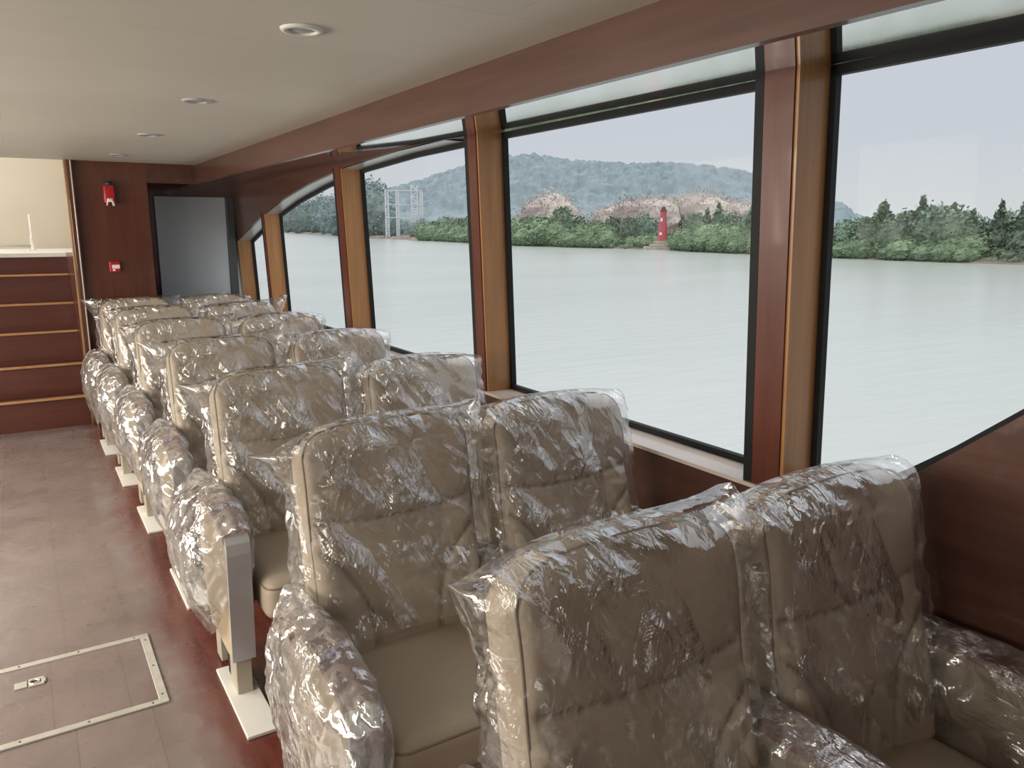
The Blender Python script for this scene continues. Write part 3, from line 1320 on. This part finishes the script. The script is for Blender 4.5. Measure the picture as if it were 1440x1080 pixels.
# near bank, right pane
for px, top, me, wd in ((1290, 284, CONE[0], 1.0), (1272, 300, BROAD[0], 1.0), (1310, 292, BROAD[1], 1.1), (1335, 294, BROAD[2], 1.1), (1236, 289, CONE[1], 1.3), (1215, 308, BROAD[0], 1.2),
                        (1190, 310, BROAD[1], 1.2), (1355, 308, BROAD[0], 1.2), (1376, 311, BROAD[2], 1.2), (1362, 300, CONE[0], .8), (1400, 288, CONE[0], .9), (1412, 300, BROAD[1], .8), (1431, 292, CONE[1], 1.1),
                        (1446, 300, BROAD[2], 1.1), (1252, 308, BROAD[2], 1.0), (1322, 302, BROAD[0], 1.1), (1480, 296, CONE[1], 1.1), (1520, 300, BROAD[1], 1.2), (1560, 292, CONE[0], 1.1)):
    cone = me in CONE
    plant('casuarina_tree' if cone else 'riverside_tree', me, px, top, 3 + 2.2 * (px // 3 % 3),
          'tall pointed tree above the thicket across the river, right of the thickest window post' if cone else 'rounded green tree in the thicket across the river, right of the thickest window post',
          'tree', 'pointed trees right of the post' if cone else 'rounded trees right of the post', rnd.uniform(0, 6), wd)
# bank left of the thickest post
for px, top in ((724, 308), (745, 300), (768, 303), (792, 288), (815, 302), (838, 304), (862, 300), (884, 303), (905, 298), (958, 300), (975, 296), (992, 292), (1008, 284), (1025, 296), (1042, 300), (1055, 288)):
    cone = px in (1008, 1055, 958, 992)
    me = CONE[px % 2] if cone else BROAD[px % 3]
    plant('casuarina_tree' if cone else 'riverside_tree', me, px, top + 6, 6 + 4.5 * (px // 3 % 3),
          'slender pointed tree on the far bank just right of the red beacon' if cone else 'green tree on the far bank, in the pane with the red beacon',
          'tree', 'pointed trees by the beacon' if cone else 'trees in the beacon pane', rnd.uniform(0, 6), 1.0)
for px, top in ((612, 312), (628, 306), (645, 308), (662, 306), (682, 306), (700, 304)):
    plant('riverside_tree', BROAD[px % 3], px, top, rnd.uniform(10, 18), 'green tree at the foot of the hill on the far bank', 'tree', 'trees at the hill foot', rnd.uniform(0, 6), 1.2)
for px, top in ((398, 302), (410, 294), (424, 290), (438, 284), (452, 278), (466, 280), (480, 276), (494, 272), (508, 268), (520, 258), (530, 262), (540, 290), (552, 304), (563, 310), (574, 311), (585, 314), (595, 309)):
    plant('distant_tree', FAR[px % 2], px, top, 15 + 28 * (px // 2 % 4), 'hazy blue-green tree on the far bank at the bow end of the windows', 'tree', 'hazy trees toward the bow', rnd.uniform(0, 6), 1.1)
for px, top in ((752, 283), (765, 276), (778, 270), (790, 280), (848, 293), (862, 288), (880, 281), (898, 280), (915, 277), (930, 279), (948, 280), (966, 275), (982, 270), (1000, 276), (1018, 280), (1036, 284), (1050, 286)):
    plant('dry_tree', DRY[px % 2], px, top, 20 + 14 * (px // 2 % 5), 'pinkish bare tree behind the green bank at the hill foot', 'tree', 'pinkish trees behind the bank', rnd.uniform(0, 6), .8)

# mangrove thicket along the water: uncountable, one object
vs, fs = [], []
src = []
for k in range(3):
    src.append(([v.co.copy() for v in BUSH[k].vertices], [tuple(p.vertices) for p in BUSH[k].polygons]))
px = 596.0
while px < 1640:
    for rr in range(2):
        p = shore(px + rnd.uniform(-4, 4), .8 + rr * 2.6 + rnd.uniform(0, 1.2))
        d = (p - EYE).dot(FW)
        if 1372 < px < 1475:
            hpx = 7 if rr == 0 else 17
        elif 860 < px < 962:
            hpx = rnd.uniform(5, 9) if rr == 0 else rnd.uniform(14, 22)
        else:
            hpx = rnd.uniform(9, 27) if rr == 0 else rnd.uniform(20, 40)
        if px > 1165:
            hpx *= 1.15
        if px < 670:
            hpx *= .62
        h_ = hpx / F * d
        if 893 < px < 958 and rr == 0:
            continue
        sv, sf = src[rnd.randrange(3)]
        a = rnd.uniform(0, 6.28)
        ca, sa = math.cos(a), math.sin(a)
        b = len(vs)
        wd = rnd.uniform(.85, 1.5)
        vs.extend((p.x + (v.x * ca - v.y * sa) * h_ * wd, p.y + (v.x * sa + v.y * ca) * h_ * wd, ZW + .05 + v.z * h_) for v in sv)
        fs.extend(tuple(b + i for i in f) for f in sf)
    px += rnd.uniform(5, 9)
th = link_mesh('mangrove_thicket', vs, fs, M['bush'])
tag(th, 'dense green mangrove thicket lining the far river bank', 'bushes', None, 'stuff')

# hills
RIDGE_UP = 5
RIDGE = [(380, 300), (440, 290), (500, 278), (560, 268), (600, 256), (640, 243), (680, 233), (713, 228), (740, 223), (765, 227), (800, 233), (840, 234), (900, 237), (940, 236), (985, 240), (1030, 244), (1062, 252), (1100, 268), (1150, 286), (1185, 291), (1200, 304), (1225, 316), (1300, 322), (1500, 330)]


def hill(name, ridge, d0, d1, px0, px1, m, amp, step=2.0, rows=46):
    vs, fs = [], []
    n = int((px1 - px0) / step) + 1
    for i in range(n):
        px = px0 + i * step
        d = ray(px, HOR)
        hd = Vector((d.x, d.y, 0)).normalized()
        cosv = hd.dot(FW)
        for j in range(rows + 1):
            t = j / rows
            dist = d0 + (d1 - d0) * t
            top = EYE.z + (HOR - interp(ridge, px) - RIDGE_UP) / F * d1 * cosv
            prof = math.sin(min(1, t * 1.02) * math.pi / 2) ** 1.15
            z = ZW + (top - ZW) * prof
            p = EYE + hd * dist
            q = Vector((p.x * .035, p.y * .035, 0))
            bumpv = 1 - abs(noise.noise(q)) * 2 + .6 * noise.noise(q * 2.7) + .4 * noise.noise(q * 6)
            z += amp * bumpv * min(1, t * 3)
            vs.append((p.x, p.y, z))
    W = rows + 1
    for i in range(n - 1):
        for j in range(rows):
            a = i * W + j
            fs.append((a, a + W, a + W + 1, a + 1))
    return struct(link_mesh(name, vs, fs, m, None, False))


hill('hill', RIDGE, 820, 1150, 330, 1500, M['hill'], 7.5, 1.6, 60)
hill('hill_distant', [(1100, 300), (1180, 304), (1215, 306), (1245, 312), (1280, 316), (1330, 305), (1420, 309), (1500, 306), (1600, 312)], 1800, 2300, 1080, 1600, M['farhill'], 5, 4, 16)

# red beacon on its stone base
p = shore(931, 2.2)
dpt = (p - EYE).dot(FW)
u = dpt / F   # metres per pixel there
b0 = empty('beacon_tower', (p.x, p.y, ZW + .15))
tag(b0, 'red tapering navigation beacon on a pale stone base across the river', 'beacon')
ang = math.atan2(p.y, p.x)
b0.rotation_euler.z = ang - math.pi / 2   # local -y faces the river
zb = 11 * u
bm = bmesh.new()
lathe(bm, [(7.2 * u, zb), (4.3 * u, zb + 34 * u), (4.3 * u, zb + 41 * u)], 6)
link_bm('tower', bm, M['beacon'], b0)
bm = bmesh.new()
lathe(bm, [(5.0 * u, zb + 41 * u), (5.0 * u, zb + 42.5 * u), (3.4 * u, zb + 43 * u), (3.2 * u, zb + 46 * u), (1.0 * u, zb + 47.5 * u)], 12)
link_bm('lantern', bm, M['beacondark'], b0)
bm = bmesh.new()
for (z_, r_, s_) in ((29, 5.0, 4.6), (10, 6.6, 3.6)):
    a0, a1 = -math.pi / 2 - .75, -math.pi / 2 - .15
    q = []
    for aa, zz in ((a0, z_ - s_ / 2), (a1, z_ - s_ / 2), (a1, z_ + s_ / 2), (a0, z_ + s_ / 2)):
        q.append(bm.verts.new((math.cos(aa) * r_ * u * 1.03, math.sin(aa) * r_ * u * 1.03, zb + zz * u)))
    bm.faces.new(q)
link_bm('painted_mark', bm, M['whiteplastic'], b0)
bm = bmesh.new()
bm_box(bm, -13 * u, 13 * u, -7 * u, 9 * u, 7 * u, 11 * u, .4 * u, 1)
bm_box(bm, -18 * u, 14 * u, -9 * u, 9 * u, 3.2 * u, 7 * u, .4 * u, 1)
bm_box(bm, -26 * u, 15 * u, -11 * u, 9 * u, -3 * u, 3.2 * u, .4 * u, 1)
link_bm('stone_base', bm, M['stone'], b0)

# pane reflection built as a solid hazy lattice toward the bow
p = shore(570, 25)
dpt = (p - EYE).dot(FW)
u = dpt / F
g0 = empty('lattice_gantry', (p.x, p.y, ZW + .3))
tag(g0, 'pale hazy lattice gantry on the far bank seen through the third pane from the bow', 'gantry')
g0.rotation_euler.z = math.atan2(p.y, p.x) - math.pi / 2
for x0, x1, hgt in ((-26, -22, 66), (-11, -8, 66), (10, 18, 72), (22, 25, 64)):
    bm = bmesh.new()
    n = 9
    for xx in (x0, x1):
        tube(bm, [(xx * u, 0, 0), (xx * u, 0, hgt * u)], 1.0 * u, 5)
    for k in range(n):
        za, zb_ = hgt * k / n * u, hgt * (k + 1) / n * u
        tube(bm, [(x0 * u, 0, za), (x1 * u, 0, za)], .75 * u, 4)
        tube(bm, [((x0 if k % 2 else x1) * u, 0, za), ((x1 if k % 2 else x0) * u, 0, zb_)], .75 * u, 4)
    link_bm('lattice_leg', bm, M['gantry'], g0)
for zz in (28, 46, 65):
    bm = bmesh.new()
    bm_box(bm, -26 * u, 25 * u, -1.0 * u, 1.0 * u, (zz - .6) * u, (zz + .6) * u)
    link_bm('cross_beam', bm, M['gantry'], g0)

# ------------------------------------------------------------------ light
wd = bpy.data.worlds.new('overcast_sky')
sc.world = wd
wd.use_nodes = True
nt = wd.node_tree
nt.nodes.clear()
o_ = nt.nodes.new('ShaderNodeOutputWorld')
bg = nt.nodes.new('ShaderNodeBackground')
tc = nt.nodes.new('ShaderNodeTexCoord')
sp_ = nt.nodes.new('ShaderNodeSeparateXYZ')
nt.links.new(tc.outputs['Generated'], sp_.inputs[0])
rp = nt.nodes.new('ShaderNodeValToRGB')
els = rp.color_ramp.elements
els.new(.5)
els.new(.5)
for e, (p_, c_) in zip(els, [(0, (.66, .69, .70)), (.10, (.60, .635, .69)), (.30, (.58, .61, .69)), (1.0, (1.0, 1.0, 1.0))]):
    e.position = p_
    e.color = (*c_, 1)
nt.links.new(sp_.outputs[2], rp.inputs[0])
mr = nt.nodes.new('ShaderNodeMapRange')
mr.inputs['From Min'].default_value = .30
mr.inputs['From Max'].default_value = .9
mr.inputs['To Min'].default_value = 1.0
mr.inputs['To Max'].default_value = 2.6
nt.links.new(sp_.outputs[2], mr.inputs['Value'])
nt.links.new(rp.outputs[0], bg.inputs[0])
nt.links.new(mr.outputs[0], bg.inputs[1])
nt.links.new(bg.outputs[0], o_.inputs[0])


def area(name, loc, target, sx, sy, power, color):
    l = bpy.data.lights.new(name, 'AREA')
    l.shape = 'RECTANGLE'
    l.size, l.size_y = sx, sy
    l.energy = power
    l.color = color
    o = bpy.data.objects.new(name, l)
    col.objects.link(o)
    o.location = loc
    o.rotation_euler = (Vector(target) - Vector(loc)).to_track_quat('-Z', 'Y').to_euler()
    return o


for y, pw in ((-1.5, 12), (.4, 34), (2.2, 70), (4.0, 92), (5.8, 98)):
    area('port_daylight', (-2.35, y, 1.65), (0, y, 1.15), 1.6, 1.0, pw, (1.0, .92, .80))  # added lamps: boosted daylight at the port windows, also cabin fill
area('aft_daylight', (-.5, YB + .1, 1.6), (.6, 3, .9), 1.6, 1.0, 9, (1.0, .97, .92))  # added fill lamp in front of the closed aft wall
area('landing_daylight', (-.9, 9.4, 3.3), (-.4, 9.6, 1.4), 1.4, 1.4, 62, (1.0, .97, .92))

sc.view_settings.view_transform = 'Standard'
sc.view_settings.look = 'None'
sc.view_settings.exposure = 0
sc.cycles.transparent_max_bounces = 32
sc.cycles.max_bounces = 8
sc.cycles.use_denoising = True
sc.cycles.sample_clamp_indirect = 4
sc.cycles.caustics_reflective = False
sc.cycles.caustics_refractive = False
